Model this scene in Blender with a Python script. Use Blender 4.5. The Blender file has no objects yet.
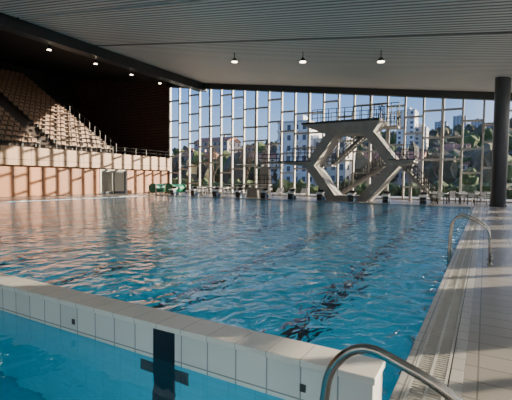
import bpy, math, random
from mathutils import Vector, Matrix, Euler, noise
random.seed(7)
C=bpy.context.scene.collection

# ---------------- materials ----------------
def newmat(name):
    m=bpy.data.materials.new(name); m.use_nodes=True
    nt=m.node_tree; b=nt.nodes['Principled BSDF']
    return m,nt,b
def mat(name,col,rough=.5,metal=0,var=.06,scale=4,bump=0,spec=.5):
    m,nt,b=newmat(name); N=nt.nodes; L=nt.links
    b.inputs['Roughness'].default_value=rough; b.inputs['Metallic'].default_value=metal
    b.inputs['Specular IOR Level'].default_value=spec
    tc=N.new('ShaderNodeTexCoord'); no=N.new('ShaderNodeTexNoise'); no.inputs['Scale'].default_value=scale
    no.inputs['Detail'].default_value=4
    L.new(tc.outputs['Object'],no.inputs['Vector'])
    r=N.new('ShaderNodeValToRGB')
    r.color_ramp.elements[0].position=.3; r.color_ramp.elements[1].position=.7
    r.color_ramp.elements[0].color=[max(0,c*(1-var)) for c in col]+[1]
    r.color_ramp.elements[1].color=[min(1,c*(1+var)) for c in col]+[1]
    L.new(no.outputs['Fac'],r.inputs['Fac']); L.new(r.outputs['Color'],b.inputs['Base Color'])
    if bump:
        bp=N.new('ShaderNodeBump'); bp.inputs['Strength'].default_value=bump; bp.inputs['Distance'].default_value=.02
        L.new(no.outputs['Fac'],bp.inputs['Height']); L.new(bp.outputs['Normal'],b.inputs['Normal'])
    return m
def tile(name,col,grout,w,h,mort=.02,rough=.35,plane='XY',var=.05,bump=.3,off=0):
    m,nt,b=newmat(name); N=nt.nodes; L=nt.links
    b.inputs['Roughness'].default_value=rough
    tc=N.new('ShaderNodeTexCoord'); s=N.new('ShaderNodeSeparateXYZ'); c=N.new('ShaderNodeCombineXYZ')
    L.new(tc.outputs['Object'],s.inputs[0])
    L.new(s.outputs[plane[0]],c.inputs['X']); L.new(s.outputs[plane[1]],c.inputs['Y'])
    br=N.new('ShaderNodeTexBrick'); br.offset=off; br.inputs['Scale'].default_value=1
    br.inputs['Brick Width'].default_value=w; br.inputs['Row Height'].default_value=h
    br.inputs['Mortar Size'].default_value=mort; br.inputs['Mortar Smooth'].default_value=.2
    br.inputs['Color1'].default_value=[x*(1-var) for x in col]+[1]
    br.inputs['Color2'].default_value=[min(1,x*(1+var)) for x in col]+[1]
    br.inputs['Mortar'].default_value=list(grout)+[1]
    L.new(c.outputs[0],br.inputs['Vector']); L.new(br.outputs['Color'],b.inputs['Base Color'])
    if bump:
        bp=N.new('ShaderNodeBump'); bp.inputs['Strength'].default_value=bump; bp.inputs['Distance'].default_value=.005; bp.invert=True
        L.new(br.outputs['Fac'],bp.inputs['Height']); L.new(bp.outputs['Normal'],b.inputs['Normal'])
    return m
def emis(name,col,st):
    m,nt,b=newmat(name); b.inputs['Base Color'].default_value=list(col)+[1]
    b.inputs['Emission Color'].default_value=list(col)+[1]; b.inputs['Emission Strength'].default_value=st
    return m

M_deck=tile('deck_tile',(.36,.335,.30),(.19,.18,.16),.6,.3,.008,.26)
M_coping=tile('coping_tile',(.50,.49,.46),(.22,.22,.20),.25,.25,.008,.35)
M_bulktop=tile('bulkhead_top_tile',(.74,.72,.67),(.45,.43,.4),.28,.5,.005,.35)
M_bulkface=tile('bulkhead_face_tile',(.72,.72,.69),(.30,.32,.32),.28,2.4,.007,.25,'XZ')
M_pooltile=tile('pool_floor_tile',(.008,.37,.55),(.008,.30,.46),.25,.125,.006,.3)
M_black=mat('black_tile',(.008,.01,.02),.3)
M_steel=mat('stainless_steel',(.50,.48,.45),.18,1,.03)
M_grate=mat('grating_plastic',(.55,.54,.50),.4)
M_dark=mat('dark_channel',(.02,.022,.025),.6)
M_conc=mat('board_marked_concrete',(.31,.30,.285),.7,0,.1,2,.2)
M_white=mat('white_paint',(.72,.72,.7),.4)
M_frame=mat('window_frame_paint',(.42,.40,.37),.45)
M_darkmetal=mat('dark_metal',(.025,.027,.03),.45)
M_col=mat('column_paint',(.035,.04,.048),.4)
M_fascia=tile('fascia_panel',(.42,.25,.14),(.16,.09,.05),2.4,3,.03,.5,'YZ')
M_wood=tile('wood_wall_panel',(.36,.13,.035),(.08,.035,.015),1.2,3,.05,.5,'YZ',.25)
M_slat=tile('dark_wood_slats',(.15,.07,.042),(.012,.01,.01),.35,.35,.05,.6,'XZ',.25)
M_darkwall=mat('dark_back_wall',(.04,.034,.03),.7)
M_wall=mat('wall_plaster',(.6,.59,.57),.7)
M_step=mat('stand_concrete',(.05,.036,.03),.8)
M_seat=mat('seat_plastic',(.30,.17,.10),.45)
M_green=mat('green_cover',(.02,.22,.13),.5)
M_blue=mat('blue_plastic',(.03,.10,.2),.4)
M_glassdark=mat('facade_window_glass',(.07,.09,.12),.15)
M_roof=mat('terracotta_roof',(.26,.12,.075),.8,0,.15,1)
M_build=[mat('render_cream',(.56,.51,.44),.8),mat('render_white',(.70,.70,.70),.8),mat('render_pink',(.42,.34,.29),.8),mat('render_grey',(.43,.46,.51),.8)]
M_grass=mat('grass_hillside',(.09,.12,.05),.9,0,.35,.05)
M_pave=mat('outside_paving',(.26,.25,.23),.8)
M_bark=mat('bark',(.09,.07,.055),.9)
M_leaf=mat('winter_woodland',(.115,.105,.065),.95,0,.4,.15)
M_leaf2=mat('evergreen_foliage',(.075,.11,.035),.9,0,.3,2)
M_lamp=emis('lamp_glow',(1,.82,.6),14)

def ceilmat():
    m,nt,b=newmat('ribbed_ceiling_metal'); N=nt.nodes; L=nt.links
    b.inputs['Roughness'].default_value=.45
    tc=N.new('ShaderNodeTexCoord')
    w=N.new('ShaderNodeTexWave'); w.bands_direction='Y'; w.inputs['Scale'].default_value=1.0; w.wave_profile='SIN'
    L.new(tc.outputs['Object'],w.inputs['Vector'])
    r=N.new('ShaderNodeValToRGB'); r.color_ramp.elements[0].position=.2; r.color_ramp.elements[1].position=.55
    r.color_ramp.elements[0].color=(.15,.145,.14,1); r.color_ramp.elements[1].color=(.62,.615,.59,1)
    L.new(w.outputs['Fac'],r.inputs['Fac'])
    L.new(r.outputs['Color'],b.inputs['Base Color'])
    bp=N.new('ShaderNodeBump'); bp.inputs['Strength'].default_value=.6; bp.inputs['Distance'].default_value=.05
    L.new(w.outputs['Fac'],bp.inputs['Height']); L.new(bp.outputs['Normal'],b.inputs['Normal'])
    return m
M_ceil=ceilmat()

def glassmat():
    m=bpy.data.materials.new('window_glass'); m.use_nodes=True; nt=m.node_tree; N=nt.nodes; L=nt.links; N.clear()
    o=N.new('ShaderNodeOutputMaterial'); t=N.new('ShaderNodeBsdfTransparent'); t.inputs[0].default_value=(.93,.96,.97,1)
    g=N.new('ShaderNodeBsdfGlossy'); g.inputs['Roughness'].default_value=.02
    f=N.new('ShaderNodeFresnel'); f.inputs['IOR'].default_value=1.3
    x=N.new('ShaderNodeMixShader'); L.new(f.outputs[0],x.inputs[0]); L.new(t.outputs[0],x.inputs[1]); L.new(g.outputs[0],x.inputs[2]); L.new(x.outputs[0],o.inputs[0])
    return m
M_glass=glassmat()

def watermat(name,scale,strength,tint,low=.9):
    m,nt,b=newmat(name); N=nt.nodes; L=nt.links
    b.inputs['Base Color'].default_value=list(tint)+[1]
    b.inputs['Roughness'].default_value=.02; b.inputs['IOR'].default_value=1.33
    b.inputs['Transmission Weight'].default_value=1
    tc=N.new('ShaderNodeTexCoord')
    mp=N.new('ShaderNodeMapping'); mp.inputs['Scale'].default_value=(1,.75,1); mp.inputs['Rotation'].default_value=(0,0,.5)
    L.new(tc.outputs['Object'],mp.inputs['Vector'])
    n1=N.new('ShaderNodeTexNoise'); n1.inputs['Scale'].default_value=scale; n1.inputs['Detail'].default_value=2; n1.inputs['Distortion'].default_value=.5
    n2=N.new('ShaderNodeTexNoise'); n2.inputs['Scale'].default_value=scale*.4; n2.inputs['Detail'].default_value=1
    L.new(mp.outputs[0],n1.inputs['Vector']); L.new(mp.outputs[0],n2.inputs['Vector'])
    a=N.new('ShaderNodeMath'); a.operation='MULTIPLY_ADD'; a.inputs[1].default_value=low
    L.new(n2.outputs['Fac'],a.inputs[0]); L.new(n1.outputs['Fac'],a.inputs[2])
    bp=N.new('ShaderNodeBump'); bp.inputs['Strength'].default_value=1; bp.inputs['Distance'].default_value=strength
    L.new(a.outputs[0],bp.inputs['Height']); L.new(bp.outputs['Normal'],b.inputs['Normal'])
    return m
M_water=watermat('pool_water',4.0,.072,(.50,.88,1),.9)
M_water2=watermat('calm_pool_water',2.6,.016,(.60,.94,1))

# ---------------- mesh builder ----------------
class MB:
    def __init__(s): s.v=[];s.f=[];s.m=[];s.mats=[]
    def mi(s,m):
        if m not in s.mats: s.mats.append(m)
        return s.mats.index(m)
    def face(s,pts,m):
        i=len(s.v); s.v+= [tuple(p) for p in pts]; s.f.append(tuple(range(i,i+len(pts)))); s.m.append(s.mi(m))
    def hexa(s,p,m):
        i=len(s.v); s.v+=[tuple(q) for q in p]; k=s.mi(m)
        for f in [(3,2,1,0),(4,5,6,7),(0,1,5,4),(1,2,6,5),(2,3,7,6),(3,0,4,7)]:
            s.f.append(tuple(i+j for j in f)); s.m.append(k)
    def box(s,x0,x1,y0,y1,z0,z1,m):
        s.hexa([(x0,y0,z0),(x1,y0,z0),(x1,y1,z0),(x0,y1,z0),(x0,y0,z1),(x1,y0,z1),(x1,y1,z1),(x0,y1,z1)],m)
    def prism(s,poly,y0,y1,m):
        n=len(poly); i=len(s.v); k=s.mi(m)
        s.v+=[(x,y0,z) for x,z in poly]+[(x,y1,z) for x,z in poly]
        s.f.append(tuple(range(i,i+n))); s.m.append(k)
        s.f.append(tuple(range(i+2*n-1,i+n-1,-1))); s.m.append(k)
        for j in range(n):
            q=(j+1)%n; s.f.append((i+q,i+j,i+n+j,i+n+q)); s.m.append(k)
    def bar(s,p,q,t,y0,y1,m):
        p=Vector(p);q=Vector(q);d=(q-p).normalized();n=Vector((-d.y,d.x))*t/2
        s.prism([tuple(p+n),tuple(p-n),tuple(q-n),tuple(q+n)],y0,y1,m)
    def tube(s,path,r,m,seg=8,r2=None):
        path=[Vector(p) for p in path]; n=len(path); base=len(s.v); k=s.mi(m); up=None
        for a in range(n):
            d=(path[min(a+1,n-1)]-path[max(a-1,0)]).normalized()
            if up is None: up=Vector((0,0,1)) if abs(d.z)<.9 else Vector((0,1,0))
            sd=d.cross(up).normalized(); up=sd.cross(d).normalized()
            rr=r if r2 is None else r+(r2-r)*a/(n-1)
            for j in range(seg):
                t=2*math.pi*j/seg; s.v.append(tuple(path[a]+sd*math.cos(t)*rr+up*math.sin(t)*rr))
        for a in range(n-1):
            for j in range(seg):
                q=(j+1)%seg; s.f.append((base+a*seg+j,base+a*seg+q,base+(a+1)*seg+q,base+(a+1)*seg+j)); s.m.append(k)
        s.f.append(tuple(base+j for j in range(seg-1,-1,-1))); s.m.append(k)
        s.f.append(tuple(base+(n-1)*seg+j for j in range(seg))); s.m.append(k)
    def obj(s,name,parent=None,smooth=False,bevel=0):
        me=bpy.data.meshes.new(name); me.from_pydata(s.v,[],s.f)
        for m in s.mats: me.materials.append(m)
        me.polygons.foreach_set('material_index',s.m)
        if smooth: me.polygons.foreach_set('use_smooth',[True]*len(s.f))
        me.update(); o=bpy.data.objects.new(name,me); C.objects.link(o)
        if parent: o.parent=parent
        if bevel:
            b=o.modifiers.new('bevel','BEVEL'); b.width=bevel; b.segments=2; b.limit_method='ANGLE'
        return o
def empty(name,loc=(0,0,0)):
    e=bpy.data.objects.new(name,None); C.objects.link(e); e.empty_display_size=.2; e.location=loc; return e
def arc(pts,rad=.1,n=5):
    pts=[Vector(p) for p in pts]; out=[pts[0]]
    for i in range(1,len(pts)-1):
        a,b,c=pts[i-1],pts[i],pts[i+1]; r=min(rad,(a-b).length*.48,(c-b).length*.48)
        p=b+(a-b).normalized()*r; q=b+(c-b).normalized()*r
        for k in range(n+1):
            t=k/n; out.append(p*(1-t)**2+b*2*t*(1-t)+q*t*t)
    out.append(pts[-1]); return out

XL,XR=-28.0,-.56       # pool
YN,YF=-22.0,29.0
B0,B1=2.62,2.94        # bulkhead
WX=-32.0; RX=7.0; GY=36.0; BY=-25.0
def cz(x): return 8.4-.133*x

# ---------------- floor / deck ----------------
G0,G1,E1=-.48,-.20,-.10
b=MB()
b.box(E1,RX,BY,GY,-.3,0,M_deck)
b.box(WX,E1,YF+.15,GY,-.3,0,M_deck)
b.box(WX,XL-.15,BY,YF+.15,-.3,0,M_deck)
b.box(XL-.15,E1,BY,YN,-.3,0,M_deck)
b.obj('floor')
for bx in ((XR,G0,YN,YF),(G1,E1,YN,YF+.15),(XL-.15,XL,YN,YF+.15),(XL,G0,YF,YF+.15)):
    b=MB(); b.box(*bx,-.25,0,M_coping); b.obj('pool_coping',bevel=.006)
b=MB(); b.box(G0,G1,YN,YF+.15,-.25,-.2,M_dark)
y=-1.0
while y<YF+.1:
    b.box(G0+.01,G1-.01,y,y+.014,-.035,-.002,M_grate); y+=.045
for x in (G0+.005,(G0+G1)/2-.01,G1-.03): b.box(x,x+.022,-1,YF+.1,-.03,0,M_grate)
b.obj('overflow_grating')

# ---------------- pool basin ----------------
b=MB(); D=-2.0
b.box(XL-.3,XR+.08,YN-.3,YF+.3,D-.2,D,M_pooltile)
b.obj('pool_floor')
M_pw=tile('pool_wall_tile_x',(.03,.38,.54),(.025,.32,.46),.25,.125,.006,.3,'XZ')
M_pw2=tile('pool_wall_tile_y',(.03,.38,.54),(.025,.32,.46),.25,.125,.006,.3,'YZ')
for bx,m in (((XL-.3,XL,YN,YF),M_pw2),((XR,XR+.075,YN,YF),M_pw2),((XL,XR,YF,YF+.14),M_pw),((XL,XR,YN-.3,YN),M_pw)):
    b=MB(); b.box(*bx,D,-.251,m); b.obj('pool_wall')
b=MB()
lx=[-2.44-2.5*i for i in range(11)]
for x in lx:
    if x<XL+.5: continue
    b.box(x-.13,x+.13,B1+1.2,YF-1.8,D,D+.006,M_black)
    b.box(x-.5,x+.5,YF-1.8,YF-1.55,D,D+.006,M_black)
    b.box(x-.5,x+.5,B1+1.0,B1+1.25,D,D+.006,M_black)
for x in lx[::2]:
    b.box(x-.13,x+.13,YN+2,B0-1.6,D,D+.006,M_black)
    b.box(x-.5,x+.5,B0-1.75,B0-1.5,D,D+.006,M_black)
b.obj('lane_marking')
b=MB()
b.box(XL,XR-.04,B0+.015,B1-.015,-.06,.25,M_bulkface)
b.box(XL,XR-.04,B0+.015,B1-.015,D,-.06,M_pw)
b.box(XL,XR-.025,B0,B1,.25,.30,M_bulktop)
for x in lx[::2]:
    b.box(x-.125,x+.125,B0+.005,B0+.02,D,.248,M_black)
    b.box(x-.28,x+.28,B0+.004,B0+.02,-.36,-.14,M_black)
x=-1.1
while x>XL:
    b.box(x-.025,x+.025,B0+.008,B0+.02,.06,.12,M_darkmetal); x-=2.6
b.obj('pool_bulkhead',bevel=.008)
for nm,y0,y1,m in (('pool_water',B1-.016,YF,M_water),('training_pool_water',YN,B0+.016,M_water2)):
    b=MB(); b.face([(XL,y0,-.02),(XR,y0,-.02),(XR,y1,-.02),(XL,y1,-.02)],m); b.obj(nm)
def uw_fill(x0,y0,x1,y1,d,power):  # added fill lamps along the basin walls, brighten the water body
    L_=math.hypot(x1-x0,y1-y0); 
    e=empty('underwater_fill_light',((x0+x1)/2,(y0+y1)/2,-.9))
    l=bpy.data.lights.new('fill_lamp','AREA'); l.shape='RECTANGLE'; l.energy=power; l.color=(.9,1,1)
    if abs(d[0])>.5: l.size=.3; l.size_y=L_
    else: l.size=L_; l.size_y=.3
    o=bpy.data.objects.new('fill_lamp',l); C.objects.link(o); o.parent=e; o.location=Vector(d)*.04
    if d[0]<-.5: o.rotation_euler=(0,math.radians(90),0)
    elif d[0]>.5: o.rotation_euler=(0,math.radians(-90),0)
    elif d[1]>.5: o.rotation_euler=(math.radians(90),0,0)
    else: o.rotation_euler=(math.radians(-90),0,0)
    b=MB(); hx=max(abs(x1-x0)/2,.02); hy=max(abs(y1-y0)/2,.02); b.box(-hx,hx,-hy,hy,-.18,.18,M_steel); b.obj('fill_housing',e)  # invented fitting around the added fill
uw_fill(XR-.03,4,XR-.03,28,(-1,0,0),120)
uw_fill(XL+.03,4,XL+.03,28,(1,0,0),170)
uw_fill(-27,B1+.03,-2,B1+.03,(0,1,0),200)
uw_fill(XR-.03,-18,XR-.03,1.8,(-1,0,0),270)
uw_fill(-27,-21.9,-2,-21.9,(0,1,0),280)

# ---------------- handrails ----------------
def handrail(y):
    p=[(-.60,y,-.6),(-.60,y,.45),(-.56,y,.80),(-.42,y,.93),(-.1,y,.82),(.10,y,.66),(.13,y,0)]
    b=MB(); b.tube(arc(p,.16,6),.021,M_steel,14)
    b.tube([(.13,y,0),(.13,y,.02)],.05,M_steel,14)
    return b.obj('pool_handrail',smooth=True)
for y in (1.03,1.63,8.9,9.5,24.0,24.6): handrail(y)

# ---------------- walls ----------------
b=MB(); b.box(-50,RX,BY-.3,BY,-.3,17,M_wall); b.obj('wall_back')
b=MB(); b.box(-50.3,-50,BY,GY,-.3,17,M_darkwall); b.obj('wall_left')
b=MB(); b.box(-50,WX-.6,GY,GY+.3,-.3,17,M_slat)
b.box(WX-.6,WX-.35,GY-.1,GY+.3,-.3,13,M_darkmetal); b.obj('wall_far_timber')

# ---------------- ceiling ----------------
def slopebox(b,x0,x1,y0,y1,o0,o1,m):
    b.hexa([(x0,y0,cz(x0)+o0),(x1,y0,cz(x1)+o0),(x1,y1,cz(x1)+o0),(x0,y1,cz(x0)+o0),
            (x0,y0,cz(x0)+o1),(x1,y0,cz(x1)+o1),(x1,y1,cz(x1)+o1),(x0,y1,cz(x0)+o1)],m)
b=MB()
ys=[BY,-8.6,-2.6,3.4,9.4,15.4,21.5,GY]
for i in range(len(ys)-1):
    slopebox(b,-27,RX,ys[i]+.12,ys[i+1]-.12,0,.1,M_ceil)
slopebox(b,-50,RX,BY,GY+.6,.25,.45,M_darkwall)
b.obj('ceiling')
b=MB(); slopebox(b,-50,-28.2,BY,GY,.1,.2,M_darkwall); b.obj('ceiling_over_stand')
b=MB(); slopebox(b,-28.2,-27,BY,GY,-.75,.2,M_darkmetal); 
slopebox(b,-28.3,-26.9,BY,GY,-.8,-.74,M_col); b.obj('ceiling_beam')
b=MB(); slopebox(b,-32.3,RX,GY-.7,GY-.15,-.55,.2,M_darkmetal); b.obj('ceiling_beam')
for y in (6.6,10.6,14.6,18.6,22.7,26.6,30.3):
    b=MB(); x=-28.55; z=11.1
    b.tube([(x,y,z+.0),(x,y,z+.25)],.15,M_darkmetal,14); b.tube([(x,y,z+.25),(x,y,cz(x)+.12)],.03,M_darkmetal,8)
    b.tube([(x,y,z-.03),(x,y,z)],.14,M_lamp,14); b.obj('downlight')
for x,y,z in ((-15.6,24,9.85),(-10.4,24,9.15),(-5.5,24,8.5),(-15.6,10,9.85),(-10.4,10,9.15),(-5.5,10,8.5)):
    b=MB(); b.tube([(x,y,z+.22),(x,y,cz(x))],.03,M_darkmetal,8)
    b.tube([(x,y,z),(x,y,z+.25)],.24,M_darkmetal,16,.08); b.tube([(x,y,z-.02),(x,y,z)],.2,M_lamp,16); b.obj('pendant_lamp')
def ceiling_fill_light(x,y,z,d,length,power,alongx=False):  # added fill out of view, aimed up to brighten the ceiling
    e=empty('ceiling_fill_light',(x,y,z))
    b=MB()
    if alongx: b.box(-length/2,length/2,-.2,.2,-.12,-.02,M_white)
    else: b.box(-.2,.2,-length/2,length/2,-.12,-.02,M_white)
    b.obj('fill_housing',e)  # made-up casing for the fill lamp
    l=bpy.data.lights.new('fill_lamp','AREA'); l.shape='RECTANGLE'; l.energy=power; l.color=(1,.98,.95)
    l.size=length if alongx else .35; l.size_y=.35 if alongx else length
    o=bpy.data.objects.new('fill_lamp',l); C.objects.link(o); o.parent=e; o.location=(0,0,.03)
    o.rotation_euler=(math.pi+(d if alongx else 0),(0 if alongx else d),0)
for y in (-15,0,15,28): ceiling_fill_light(6.4,y,5.0,math.radians(25),10,520)
for x in (-24,-12,0): ceiling_fill_light(x,-18,4.5,math.radians(25),10,1000,True)

# ---------------- far window wall ----------------
def winwall(name,x0,x1,step):
    f=MB(); n=int((x1-x0)/step); xs=[x0+(x1-x0)*i/n for i in range(n+1)]
    for i,x in enumerate(xs):
        w=.075 if i%4 else .11
        f.box(x-w,x+w,GY-.12,GY+.12,0,cz(x)+.1,M_frame)
    pat=[[2.3,4.2,6.4,8.3,10.6],[3.4,5.2,7.4,9.6],[1.1,3.0,5.6,7.0,8.9,11],[2.7,4.7,6.1,8.0,10.2]]
    for i in range(n):
        a,c=xs[i],xs[i+1]; f.box(a,c,GY-.1,GY+.1,0,.14,M_frame)
        for z in pat[(i*3+i//4)%4]:
            if z<cz(c)-.3: f.box(a,c,GY-.1,GY+.1,z-.08,z+.08,M_frame)
        f.hexa([(a,GY-.1,cz(a)-.15),(c,GY-.1,cz(c)-.15),(c,GY+.1,cz(c)-.15),(a,GY+.1,cz(a)-.15),(a,GY-.1,cz(a)+.1),(c,GY-.1,cz(c)+.1),(c,GY+.1,cz(c)+.1),(a,GY+.1,cz(a)+.1)],M_frame)
    o=f.obj(name)
    g=MB(); g.face([(x0,GY,.1),(x1,GY,.1),(x1,GY,cz(x1)),(x0,GY,cz(x0))],M_glass); g.obj('glass_pane',o)
winwall('window_1',WX-.35,RX,1.45)
y=BY; b=MB(); f=MB(); c0=9.75
ops=[c0+4.2*k for k in range(-8,7)]  # out of view: openings between piers shaped to drop sun patches on the deck
prev=BY
for c in ops:
    lo,hi=c-.95,c+.95
    if hi>GY-.2 or lo<BY+.2: continue
    b.box(RX-.02,RX+.3,prev,lo,-.3,cz(RX)+.3,M_wall); prev=hi
    for yy in (lo+.05,hi-.05,c): f.box(RX+.02,RX+.14,yy-.05,yy+.05,.1,cz(RX),M_frame)
    for z in (.12,2.6,5.2): f.box(RX+.03,RX+.12,lo,hi,z-.05,z+.05,M_frame)
    b.box(RX-.02,RX+.3,lo,hi,-.3,.08,M_wall)
b.box(RX-.02,RX+.3,prev,GY,-.3,cz(RX)+.3,M_wall)
b.obj('wall_right')
o=f.obj('window_2'); g=MB(); g.face([(RX+.08,BY,.1),(RX+.08,GY,.1),(RX+.08,GY,cz(RX)),(RX+.08,BY,cz(RX))],M_glass); g.obj('glass_pane',o)
b=MB(); x,y=.75,30.6; b.tube([(x,y,0),(x,y,cz(x)+.1)],.45,M_col,32); b.tube([(x,y,0),(x,y,.12)],.52,M_col,32); b.obj('column')

# ---------------- grandstand ----------------
gs=empty('grandstand')
S0=4.0; NR=20; RD,RH=.82,.5; Y0,Y1=-10,28.6
poly=[(WX-.3,2.5),(WX-.3,S0-.35)]
x=WX-.9; z=S0-.35; poly.append((x,z))
for r in range(NR):
    z+=RH; poly.append((x,z)); x-=RD; poly.append((x,z))
poly+=[(-50,z),(-50,2.5)]
poly=poly[::-1]
b=MB(); b.prism(poly,Y0,Y1,M_step); b.obj('steps',gs)
b=MB(); b.box(-50,WX-.3,Y1,GY,3.3,S0-.35,M_step); b.obj('gallery_floor',gs)
b=MB(); b.box(WX-.3,WX,BY,GY-.15,2.55,S0,M_fascia); b.obj('fascia',gs)
b=MB()
aisles=[(3,4.2),(12.2,13.4),(20.6,21.8)]
for r in range(NR-1):
    xb=WX-.9-RD*r-.15; zb=S0-.35+RH*(r+1)
    y=Y0+.4
    while y<Y1-.5:
        if not any(a-.3<y<c for a,c in aisles):
            b.prism([(xb-.35,zb+.34),(xb+.05,zb+.38),(xb+.05,zb+.43),(xb-.35,zb+.40)],y,y+.42,M_seat)
            b.prism([(xb-.35,zb+.36),(xb-.31,zb+.36),(xb-.40,zb+.74),(xb-.45,zb+.74)],y,y+.42,M_seat)
            b.box(xb-.22,xb-.16,y+.19,y+.25,zb,zb+.35,M_darkmetal)
        y+=.55
b.obj('seats',gs)
b=MB()
for a,c in aisles:
    for r in range(0,NR-1,1):
        xx=WX-.9-RD*r; zz=S0-.35+RH*(r+1)
        b.box(xx,xx+.4,a,c,zz-.5,zz-.25,M_step)
    b.tube([(WX-.9,(a+c)/2,S0+.15),(WX-.9,(a+c)/2,S0+1.1),(WX-.9-RD*18,(a+c)/2,S0+1.1+RH*18),(WX-.9-RD*18,(a+c)/2,S0+.2+RH*18)],.03,M_darkmetal,6)
b.obj('aisle_steps',gs)
b=MB(); y=BY
for z in (.35,.7): b.tube([(WX-.15,BY,S0+z),(WX-.15,GY-.2,S0+z)],.02,M_darkmetal,6)
while y<GY-.2: b.box(WX-.17,WX-.13,y-.02,y+.02,S0,S0+.7,M_darkmetal); y+=1.5
for k in range(18):
    xx=WX-.9-RD*k; zz=S0-.35+RH*(k+1); b.box(xx-.02,xx+.02,Y1-.05,Y1-.01,zz-.5,zz+.95,M_darkmetal)
b.tube([(WX-.9,Y1-.03,S0+1.1),(WX-.9-RD*17,Y1-.03,S0+1.1+RH*17)],.03,M_darkmetal,6)
b.obj('railings',gs)
b=MB(); xw=WX-.5
b.box(xw-.2,xw,BY,26.3,0,2.55,M_wood); b.box(xw-.2,xw,29.5,GY,0,2.55,M_wood)
b.box(xw-3,xw-2.8,26,29.8,0,2.6,M_wall); b.box(xw-2.8,xw-.2,26.1,26.3,0,2.6,M_wall); b.box(xw-2.8,xw-.2,29.5,29.7,0,2.6,M_wall)
b.box(xw-.25,xw+.05,26.2,26.35,0,2.5,M_frame); b.box(xw-.25,xw+.05,29.45,29.6,0,2.5,M_frame); b.box(xw-.2,xw+.04,26.3,29.5,2.35,2.5,M_frame)
b.obj('wall_under_stand')
b=MB(); 
for a,c in ((26.4,27.8),(28.0,29.4)):
    b.box(xw-.12,xw-.07,a,a+.08,0,2.3,M_darkmetal); b.box(xw-.12,xw-.07,c-.08,c,0,2.3,M_darkmetal); b.box(xw-.12,xw-.07,a,c,2.2,2.3,M_darkmetal); b.box(xw-.12,xw-.07,a,c,0,.25,M_darkmetal)
b.obj('door_1')
b=MB(); b.box(xw-3.5,xw-.2,BY,GY,-.1,0,M_deck); b.obj('floor_under_stand')

# ---------------- carts, furniture ----------------
def cart(x,y):
    b=MB()
    for sx in (-.5,.5):
        b.box(x+sx-.04,x+sx+.04,y-1.1,y+1.1,.12,.2,M_steel)
        for sy in (-1,1):
            b.tube([(x+sx-.04,y+sy,.08),(x+sx+.04,y+sy,.08)],.08,M_darkmetal,12)
            b.box(x+sx-.03,x+sx+.03,y+sy-.03,y+sy+.03,.15,1.0,M_steel)
    for sy in (-.95,.95): b.box(x-.5,x+.5,y+sy-.03,y+sy+.03,.12,.2,M_steel)
    b.tube([(x,y-.9,.62),(x,y+.9,.62)],.42,M_green,20); b.tube([(x,y-1.0,.62),(x,y-.9,.62)],.5,M_green,20); b.tube([(x,y+.9,.62),(x,y+1.0,.62)],.5,M_green,20)
    b.obj('lane_rope_reel_cart')
cart(-29.6,31.3); cart(-27.6,31.6)
def bench(x,y,l=2.0):
    b=MB()
    for k in range(4): b.box(x-l/2,x+l/2,y-.2+k*.105,y-.2+k*.105+.085,.42,.46,M_white)
    for sx in (-l/2+.2,l/2-.2):
        b.box(x+sx-.03,x+sx+.03,y-.18,y-.12,0,.42,M_steel); b.box(x+sx-.03,x+sx+.03,y+.12,y+.18,0,.42,M_steel); b.box(x+sx-.03,x+sx+.03,y-.18,y+.18,.37,.42,M_steel)
    b.obj('bench')
for x in (-27.9,-25.6): bench(x,35.2)
def chair(x,y,s):
    b=MB()
    b.box(x-.22,x+.22,y-.22,y+.22,.43,.46,M_white)
    for dx in (-.2,.2):
        for dy in (-.2,.2): b.box(x+dx-.015,x+dx+.015,y+dy-.015,y+dy+.015,0,.43 if dy*s<0 else .86,M_darkmetal)
    b.box(x-.2,x+.2,y+.19*s-.012,y+.19*s+.012,.55,.86,M_white)
    b.obj('chair')
def table(x,y):
    b=MB(); b.box(x-.6,x+.6,y-.4,y+.4,.72,.76,M_white)
    for dx in (-.53,.53):
        for dy in (-.33,.33): b.box(x+dx-.02,x+dx+.02,y+dy-.02,y+dy+.02,0,.72,M_darkmetal)
    b.box(x-.53,x+.53,y-.33,y-.3,.64,.72,M_darkmetal); b.box(x-.53,x+.53,y+.3,y+.33,.64,.72,M_darkmetal)
    b.obj('table')
for x in (-26.6,-24.9,-23.2,-21.3,-1.9,-.2,3.0,5.0): 
    table(x,34.0); chair(x-.3,34.75,1); chair(x+.35,34.75,1)
for x in (-26.5,-23.3,-21.0,-2.1,-.1): chair(x,33.2,-1)
for x in (-24.5,-22.0,-2.9,-1.0): table(x,31.6); chair(x+.2,30.9,-1); chair(x-.3,32.3,1)
def lounger(x,y):
    b=MB()
    for k in range(9): b.box(x-.3,x+.3,y-1.0+k*.15,y-1.0+k*.15+.12,.32,.35,M_white)
    for k in range(5):
        t=k*.13; b.hexa([(x-.3,y+.36+t*.8,.34+t*.7),(x+.3,y+.36+t*.8,.34+t*.7),(x+.3,y+.45+t*.8,.42+t*.7),(x-.3,y+.45+t*.8,.42+t*.7),(x-.3,y+.34+t*.8,.37+t*.7),(x+.3,y+.34+t*.8,.37+t*.7),(x+.3,y+.43+t*.8,.45+t*.7),(x-.3,y+.43+t*.8,.45+t*.7)],M_white)
    for sx in (-.3,.3):
        b.box(x+sx-.02,x+sx+.02,y-1.0,y+.4,.28,.33,M_steel)
        for sy in (-.85,.3): b.box(x+sx-.02,x+sx+.02,y+sy-.02,y+sy+.02,0,.28,M_steel)
        b.tube([(x+sx,y+.36,.33),(x+sx,y+.85,.78)],.018,M_steel,6)
    b.obj('sun_lounger')
for x in (-16.2,-14.9,-17.5): lounger(x,34.6)
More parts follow.
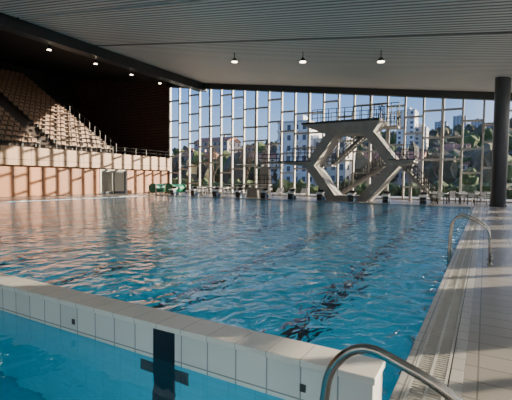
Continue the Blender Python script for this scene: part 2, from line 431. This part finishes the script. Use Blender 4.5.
def sblock(x):
    y=YF+.3; b=MB()
    b.prism([(x-.2,0),(x+.2,0),(x+.2,.5),(x-.2,.5)],y+.15,y+.5,M_blue)
    b.hexa([(x-.27,y-.1,.5),(x+.27,y-.1,.5),(x+.27,y+.62,.62),(x-.27,y+.62,.62),(x-.27,y-.1,.56),(x+.27,y-.1,.56),(x+.27,y+.62,.7),(x-.27,y+.62,.7)],M_white)
    b.hexa([(x-.22,y+.45,.69),(x+.22,y+.45,.69),(x+.22,y+.6,.70),(x-.22,y+.6,.70),(x-.22,y+.5,.84),(x+.22,y+.5,.84),(x+.22,y+.62,.86),(x-.22,y+.62,.86)],M_darkmetal)
    b.tube(arc([(x-.25,y+.05,.5),(x-.25,y-.02,.3),(x+.25,y-.02,.3),(x+.25,y+.05,.5)],.05,3),.015,M_steel,6)
    b.box(x-.2,x+.2,y+.66,y+.9,.0,.28,M_blue)
    b.box(x-.2,x+.2,y+.13,y+.148,.08,.46,M_darkmetal)
    b.obj('starting_block')
for i in range(10): sblock(-3.69-2.5*i)

# ---------------- diving tower ----------------
dt=empty('diving_tower',(-9.5,32.3,0))
def add(b,name):
    o=b.obj(name); o.parent=dt; o.matrix_parent_inverse=Matrix.Translation((9.5,-32.3,0)); return o
TY0,TY1=31.2,33.2
TL=(-10.9,5.5);TR=(-8.1,5.5);Rr=(-5.75,2.8);BR=(-8.4,-.0);BL=(-10.7,.0);Ll=(-13.1,2.8)
b=MB()
th=.72
b.bar((TL[0]+.1,TL[1]+.1),(Ll[0]+.2,Ll[1]-.1),th,TY0,TY1,M_conc)
b.bar((TR[0]-.1,TR[1]+.1),(Rr[0]-.2,Rr[1]-.1),th,TY0,TY1,M_conc)
b.bar((Ll[0]+.2,Ll[1]+.1),BL,th,TY0+.02,TY1-.02,M_conc)
b.bar((Rr[0]-.2,Rr[1]+.1),BR,th,TY0+.02,TY1-.02,M_conc)
b.prism([(-11.2,-.02),(-7.9,-.02),(-7.7,.4),(-11.4,.4)],TY0-.1,TY1+.1,M_conc)
add(b,'concrete_frame')
b=MB(); b.prism([(-13.3,6.1),(-11.3,5.3),(-7.6,5.3),(-7.1,6.2),(-13.3,6.2)],TY0-.1,TY1+.1,M_conc)
b.box(-13.5,-7.1,TY0-.18,TY1+.18,6.2,6.36,M_darkmetal); add(b,'top_platform')
b=MB(); b.prism([(-15.6,3.0),(-13.2,2.75),(-12.6,3.0),(-12.6,3.15),(-15.6,3.15)],TY0-.05,TY1-.3,M_conc); b.box(-15.7,-12.6,TY0-.06,TY1-.28,3.15,3.22,M_darkmetal)
b.prism([(-6.4,2.95),(-5.6,2.75),(-4.6,3.0),(-4.6,3.15),(-6.4,3.15)],TY0-.05,TY1+.05,M_conc); b.box(-6.4,-4.5,TY0-.06,TY1+.1,3.15,3.22,M_darkmetal)
add(b,'middle_platform')
def rail(b,p,q,h=1.05,n=5,m=M_darkmetal,t=.034):
    p=Vector(p);q=Vector(q)
    for k in range(n+1):
        c=p.lerp(q,k/n); b.tube([c,c+Vector((0,0,h))],t,m,6)
    for hh in (h,h*.66,h*.33): b.tube([p+Vector((0,0,hh)),q+Vector((0,0,hh))],t*.8,m,6)
b=MB()
for y in (TY0,TY1): rail(b,(-12.6,y,6.36),(-11.2,y,6.36),1.0,3); rail(b,(-11.2,y,6.36),(-7.2,y,6.36),1.0,6)
rail(b,(-7.2,TY0,6.36),(-7.2,TY1,6.36),1.1,3)
for y in (TY0+.05,TY1-.35): rail(b,(-14.9,y,3.22),(-12.7,y,3.22),1.05,4)
rail(b,(-4.6,TY0,3.22),(-4.6,TY1,3.22),1.05,3); rail(b,(-5.9,TY0,3.22),(-4.6,TY0,3.22),1.05,3)
add(b,'platform_railings')
def stair(b,p,q,y0,y1,n):
    p=Vector(p);q=Vector(q)
    b.bar((p.x,p.y),(q.x,q.y),.28,y0,y0+.08,M_conc); b.bar((p.x,p.y),(q.x,q.y),.28,y1-.08,y1,M_conc)
    for k in range(n):
        c=p.lerp(q,(k+.5)/n); b.box(c.x-.15,c.x+.15,y0,y1,c.y+.04,c.y+.1,M_conc)
    for y in (y0,y1): rail(b,(p.x,y,p.y+.05),(q.x,y,q.y+.05),1.0,10)
b=MB()
ya,yb=TY1+.2,TY1+1.1
stair(b,(-11.6,2.95),(-8.3,5.9),ya,yb,16)
b.box(-12.9,-11.5,TY1-.1,yb,2.8,2.95,M_conc); b.box(-8.4,-6.2,TY1-.1,yb,5.85,6.0,M_conc)
rail(b,(-12.9,yb,2.95),(-11.5,yb,2.95),1,3)
rail(b,(-12.9,ya,2.95),(-11.5,ya,2.95),1,3)
stair(b,(-3.2,.0),(-6.0,2.95),ya,yb,15)
b.box(-7.4,-5.0,TY1-.1,yb,2.8,2.95,M_conc)
rail(b,(-6.2,TY1-.1,6.0),(-6.2,yb,6.0),1.1,3)
rail(b,(-8.4,yb,6.0),(-6.2,yb,6.0),1.1,5); rail(b,(-7.1,ya,6.0),(-6.2,ya,6.0),1.1,3)
stair(b,(-7.3,2.95),(-11.4,.3),yb+.1,yb+.9,14)
for z in (6.0,7.1,8.0):
    b.tube([(-8.3,yb,z),(-6.3,yb,z+.0)],.035,M_darkmetal,6)
for x in (-8.3,-7.6,-6.9,-6.3): b.tube([(x,yb,5.9),(x,yb,8.0)],.035,M_darkmetal,6); b.tube([(x,ya,5.9),(x,ya,7.6)],.03,M_darkmetal,6)
b.tube([(-8.3,ya,7.6),(-6.3,ya,7.6)],.03,M_darkmetal,6)
for x,h in ((-7.0,5.9),(-12.7,2.8),(-5.2,2.8)): b.box(x-.1,x+.1,ya+.3,ya+.5,0,h,M_conc)
add(b,'stairs')
def spring(x,y,h):
    b=MB()
    b.hexa([(x-2.6,y-.25,h),(x+2.2,y-.25,h),(x+2.2,y+.25,h),(x-2.6,y+.25,h),(x-2.6,y-.25,h+.04),(x+2.2,y-.25,h+.07),(x+2.2,y+.25,h+.07),(x-2.6,y+.25,h+.04)],M_white)
    b.tube([(x,y-.35,h-.12),(x,y+.35,h-.12)],.12,M_darkmetal,12)
    b.box(x-.3,x+2.2,y-.4,y+.4,h-.4,h-.24,M_conc)
    b.prism([(x-.1,0),(x+1.0,0),(x+.9,h-.4),(x,h-.4)],y-.2,y+.2,M_conc)
    for sy in (-.4,.4): rail(b,(x,y+sy,h-.24),(x+2.1,y+sy,h-.24),1.15,3)
    for sy in (-.3,.3): b.tube([(x+2.3,y+sy,0),(x+2.2,y+sy,h+.8)],.025,M_steel,6)
    k=.3
    while k<h: b.tube([(x+2.28,y-.3,k),(x+2.28,y+.3,k)],.02,M_steel,6); k+=.28
    b.obj('springboard')
spring(-18.2,32.6,3.0); spring(-18.6,31.1,1.1)

# ---------------- outside ----------------
def hz(x,y):
    t=max(0,(y-95)/390); t=min(t,1.15)
    h=50*(t*t*(3-2*min(t,1))) if t<1 else 50+8*(t-1)
    return -.4+h*(1-.35*min(1,abs(x)/400))+(noise.noise(Vector((x*.012,y*.012,0)))*7*min(1,t*3))
b=MB(); nx,ny=70,60
vs=[]
for j in range(ny+1):
    for i in range(nx+1):
        x=-520+i*12; yy=GY+.4+ (j/ny)**1.5*800
        vs.append((x,yy,hz(x,yy) if yy>95 else -.4))
b.v=vs; k=b.mi(M_grass)
for j in range(ny):
    for i in range(nx):
        a=j*(nx+1)+i; b.f.append((a,a+1,a+nx+2,a+nx+1)); b.m.append(k)
b.obj('hillside_ground',smooth=True)
b=MB(); b.box(-60,60,GY+.5,50,-.6,-.2,M_pave); b.obj('outside_pavement')
b=MB(); b.box(RX+.35,60,BY,GY+.3,-.6,-.2,M_pave); b.obj('outside_pavement')

def building(name,cx,cy,w,d,h,m,floors,cols,roof=None,bal=False):
    z0=hz(cx,cy)-1.5; b=MB(); x0,x1,y0,y1=cx-w/2,cx+w/2,cy-d/2,cy+d/2
    b.box(x0,x1,y0,y1,z0,h,m); zb=z0+2
    fh=(h-zb)/floors; cw=w/cols
    for f in range(floors):
        for c in range(cols):
            a=x0+cw*(c+.28); b.box(a,a+cw*.44,y0-.05,y0+.1,zb+fh*(f+.3),zb+fh*(f+.8),M_glassdark)
            if bal and c%2==0: b.box(a-cw*.2,a+cw*.64,y0-1.0,y0,zb+fh*(f+.1),zb+fh*(f+.3),M_white)
        for c in range(max(1,int(d/4))):
            a=y0+d/max(1,int(d/4))*(c+.3); b.box(x1-.1,x1+.05,a,a+1.4,zb+fh*(f+.3),zb+fh*(f+.8),M_glassdark)
    if roof:
        b.hexa([(x0-.4,y0-.4,h),(x1+.4,y0-.4,h),(x1+.4,y1+.4,h),(x0-.4,y1+.4,h),(x0-.4,cy-.05,h+roof),(x1+.4,cy-.05,h+roof),(x1+.4,cy+.05,h+roof),(x0-.4,cy+.05,h+roof)],M_roof)
        b.box(cx+w*.2,cx+w*.2+.8,cy-.4,cy+.4,h,h+roof+.8,M_build[2])
    else:
        b.box(x0-.15,x1+.15,y0-.15,y1+.15,h,h+.5,M_build[3]); b.box(cx-1.5,cx+1.5,cy-1.5,cy+1.5,h+.5,h+2.4,m)
    b.obj(name)
building('apartment_building',-45.5,104,9,10,17,M_build[1],6,4,bal=True)
building('apartment_building',-36.5,108,9,10,12.5,M_build[0],4,4)
building('apartment_building',-117,165,20,12,20,M_build[2],5,7,roof=2.5)
building('apartment_building',-38,232,9,12,39,M_build[1],10,3)
building('apartment_building',-31,234,6,10,30,M_build[0],7,2)
for x,h,w in ((-46,68,12),(-27,73,13),(-10,68,12)): building('tower_block',x,500,w,14,h,M_build[3],12,4)
building('apartment_building',-88,112,14,11,9,M_build[2],3,5,roof=2)
building('apartment_building',-68,128,16,10,9,M_build[1],3,6,roof=2.2)
building('apartment_building',-24,120,18,10,7.5,M_build[2],2,6,roof=2.4)
building('house',-10,132,11,9,6.5,M_build[0],2,4,roof=2.6)
rnd=random.Random(5)
for k in range(24):
    t=rnd.uniform(170,430); ang=rnd.uniform(-.78,.05); x=math.sin(ang)*t; y=math.cos(ang)*t
    if abs(x+38)<20 and y<260: continue
    hh=hz(x,y); w=rnd.uniform(9,16)
    building('house',x,y,w,9,hh+rnd.uniform(4,7),rnd.choice(M_build),2 if w<13 else 3,int(w/3),roof=rnd.uniform(1.8,2.8))
def ico():
    import bmesh
    bm=bmesh.new(); bmesh.ops.create_icosphere(bm,subdivisions=2,radius=1)
    v=[x.co.copy() for x in bm.verts]; f=[[q.index for q in p.verts] for p in bm.faces]; bm.free(); return v,f
IV,IF=ico()
def blob(b,c,r,rz,m,seed,am=.35):
    i=len(b.v); k=b.mi(m)
    for v in IV:
        n=1+am*noise.noise(v*2.3+Vector((seed*7.1,seed*3.3,0)))*2
        b.v.append((c[0]+v.x*r*n,c[1]+v.y*r*n,c[2]+v.z*rz*n))
    for f in IF: b.f.append(tuple(i+j for j in f)); b.m.append(k)
b=MB()
for k in range(640):
    t=rnd.uniform(115,520); ang=rnd.uniform(-.8,.1); x=math.sin(ang)*t; y=math.cos(ang)*t; 
    if y<95: continue
    r=rnd.uniform(2.2,4.5); z=hz(x,y)
    blob(b,(x,y,z+r*1.1),r,r*1.25,M_leaf if k%3 else M_leaf2,k); b.tube([(x,y,z-1),(x,y,z+r)],.3,M_bark,5)
b.obj('hillside_woodland')
def baretree(x,y,h,seed):
    r=random.Random(seed); b=MB()
    def br(p,d,l,rad,dep):
        q=p+d*l; b.tube([p,(p+q)/2+Vector((r.uniform(-.04,.04)*l,r.uniform(-.04,.04)*l,0)),q],rad,M_bark,5,rad*.6)
        if dep==0: return
        for k in range(3 if dep>1 else 4):
            e=Euler((r.uniform(-.6,.6),r.uniform(-.6,.6),r.uniform(0,6)))
            nd=(e.to_matrix()@d+Vector((0,0,.25))).normalized()
            br(p+d*l*r.uniform(.6,1),nd,l*r.uniform(.6,.8),rad*.58,dep-1)
    br(Vector((x,y,-.5)),Vector((0,0,1)),h*.32,h*.018,5); b.obj('bare_tree')
for k,(x,y,h) in enumerate(((-33,60.5,9),(-40,66,11),(-27,70,10),(-13,64,8),(-52,72,12),(-7,74,9),(-20,80,11),(-45,61.5,9),(1.5,66,8))): baretree(x,y,h,k+3)
b=MB(); 
for k,(dx,dz) in enumerate(((0,0),(.5,-.3),(-.5,-.2),(0,.7))): blob(b,(-2.2+dx,66,2.0+dz),.85,.9,M_leaf2,k)
b.tube([(-2.2,66,-.4),(-2.2,66,2)],.12,M_bark,6); b.obj('evergreen_tree')
b=MB(); x=-62
while x<20:
    r=rnd.uniform(.7,1.3); blob(b,(x,54+rnd.uniform(-1,1),r*.5-.2),r,r,M_leaf2,x,.3); x+=1.1
b.obj('garden_hedge')

# ---------------- light ----------------
SUN=Vector((.75,.66,.20)).normalized()
w=bpy.data.worlds.new('world'); bpy.context.scene.world=w; w.use_nodes=True; N=w.node_tree.nodes; L=w.node_tree.links
bg=N['Background']; tc=N.new('ShaderNodeTexCoord'); s=N.new('ShaderNodeSeparateXYZ'); r=N.new('ShaderNodeValToRGB')
L.new(tc.outputs['Generated'],s.inputs[0]); L.new(s.outputs['Z'],r.inputs['Fac'])
e=r.color_ramp.elements; e[0].position=0; e[0].color=(.62,.73,.85,1); e[1].position=.8; e[1].color=(.08,.20,.60,1)
q=e.new(.08); q.color=(.40,.59,.88,1); q=e.new(.22); q.color=(.16,.35,.78,1)
d=N.new('ShaderNodeVectorMath'); d.operation='DOT_PRODUCT'; d.inputs[1].default_value=SUN
L.new(tc.outputs['Generated'],d.inputs[0])
mr=N.new('ShaderNodeMapRange'); mr.inputs['From Min'].default_value=.60; mr.inputs['From Max'].default_value=1; L.new(d.outputs['Value'],mr.inputs['Value'])
pw=N.new('ShaderNodeMath'); pw.operation='POWER'; pw.inputs[1].default_value=2; L.new(mr.outputs[0],pw.inputs[0])
mx=N.new('ShaderNodeVectorMath'); mx.operation='SCALE'; mx.inputs[0].default_value=(6,5.3,4.4); L.new(pw.outputs[0],mx.inputs['Scale'])
ad=N.new('ShaderNodeVectorMath'); ad.operation='ADD'; L.new(r.outputs['Color'],ad.inputs[0]); L.new(mx.outputs[0],ad.inputs[1])
L.new(ad.outputs[0],bg.inputs['Color'])
bg.inputs['Strength'].default_value=1.4
sl=bpy.data.lights.new('sun','SUN'); sl.energy=18; sl.color=(1,.82,.60); sl.angle=.009
so=bpy.data.objects.new('sun',sl); C.objects.link(so)
so.rotation_euler=SUN.to_track_quat('Z','Y').to_euler(); so.location=(60,60,20)

# ---------------- camera ----------------
cd=bpy.data.cameras.new('camera'); co=bpy.data.objects.new('camera',cd); C.objects.link(co)
cd.sensor_width=36; cd.lens=400/512*36; cd.clip_end=2000
R=Matrix.Rotation(math.radians(29.8),4,'Z')@Matrix.Rotation(math.radians(90-2.93),4,'X')@Matrix.Rotation(math.radians(.6),4,'Z')
co.matrix_world=Matrix.Translation((0,0,1.6))@R
bpy.context.scene.camera=co
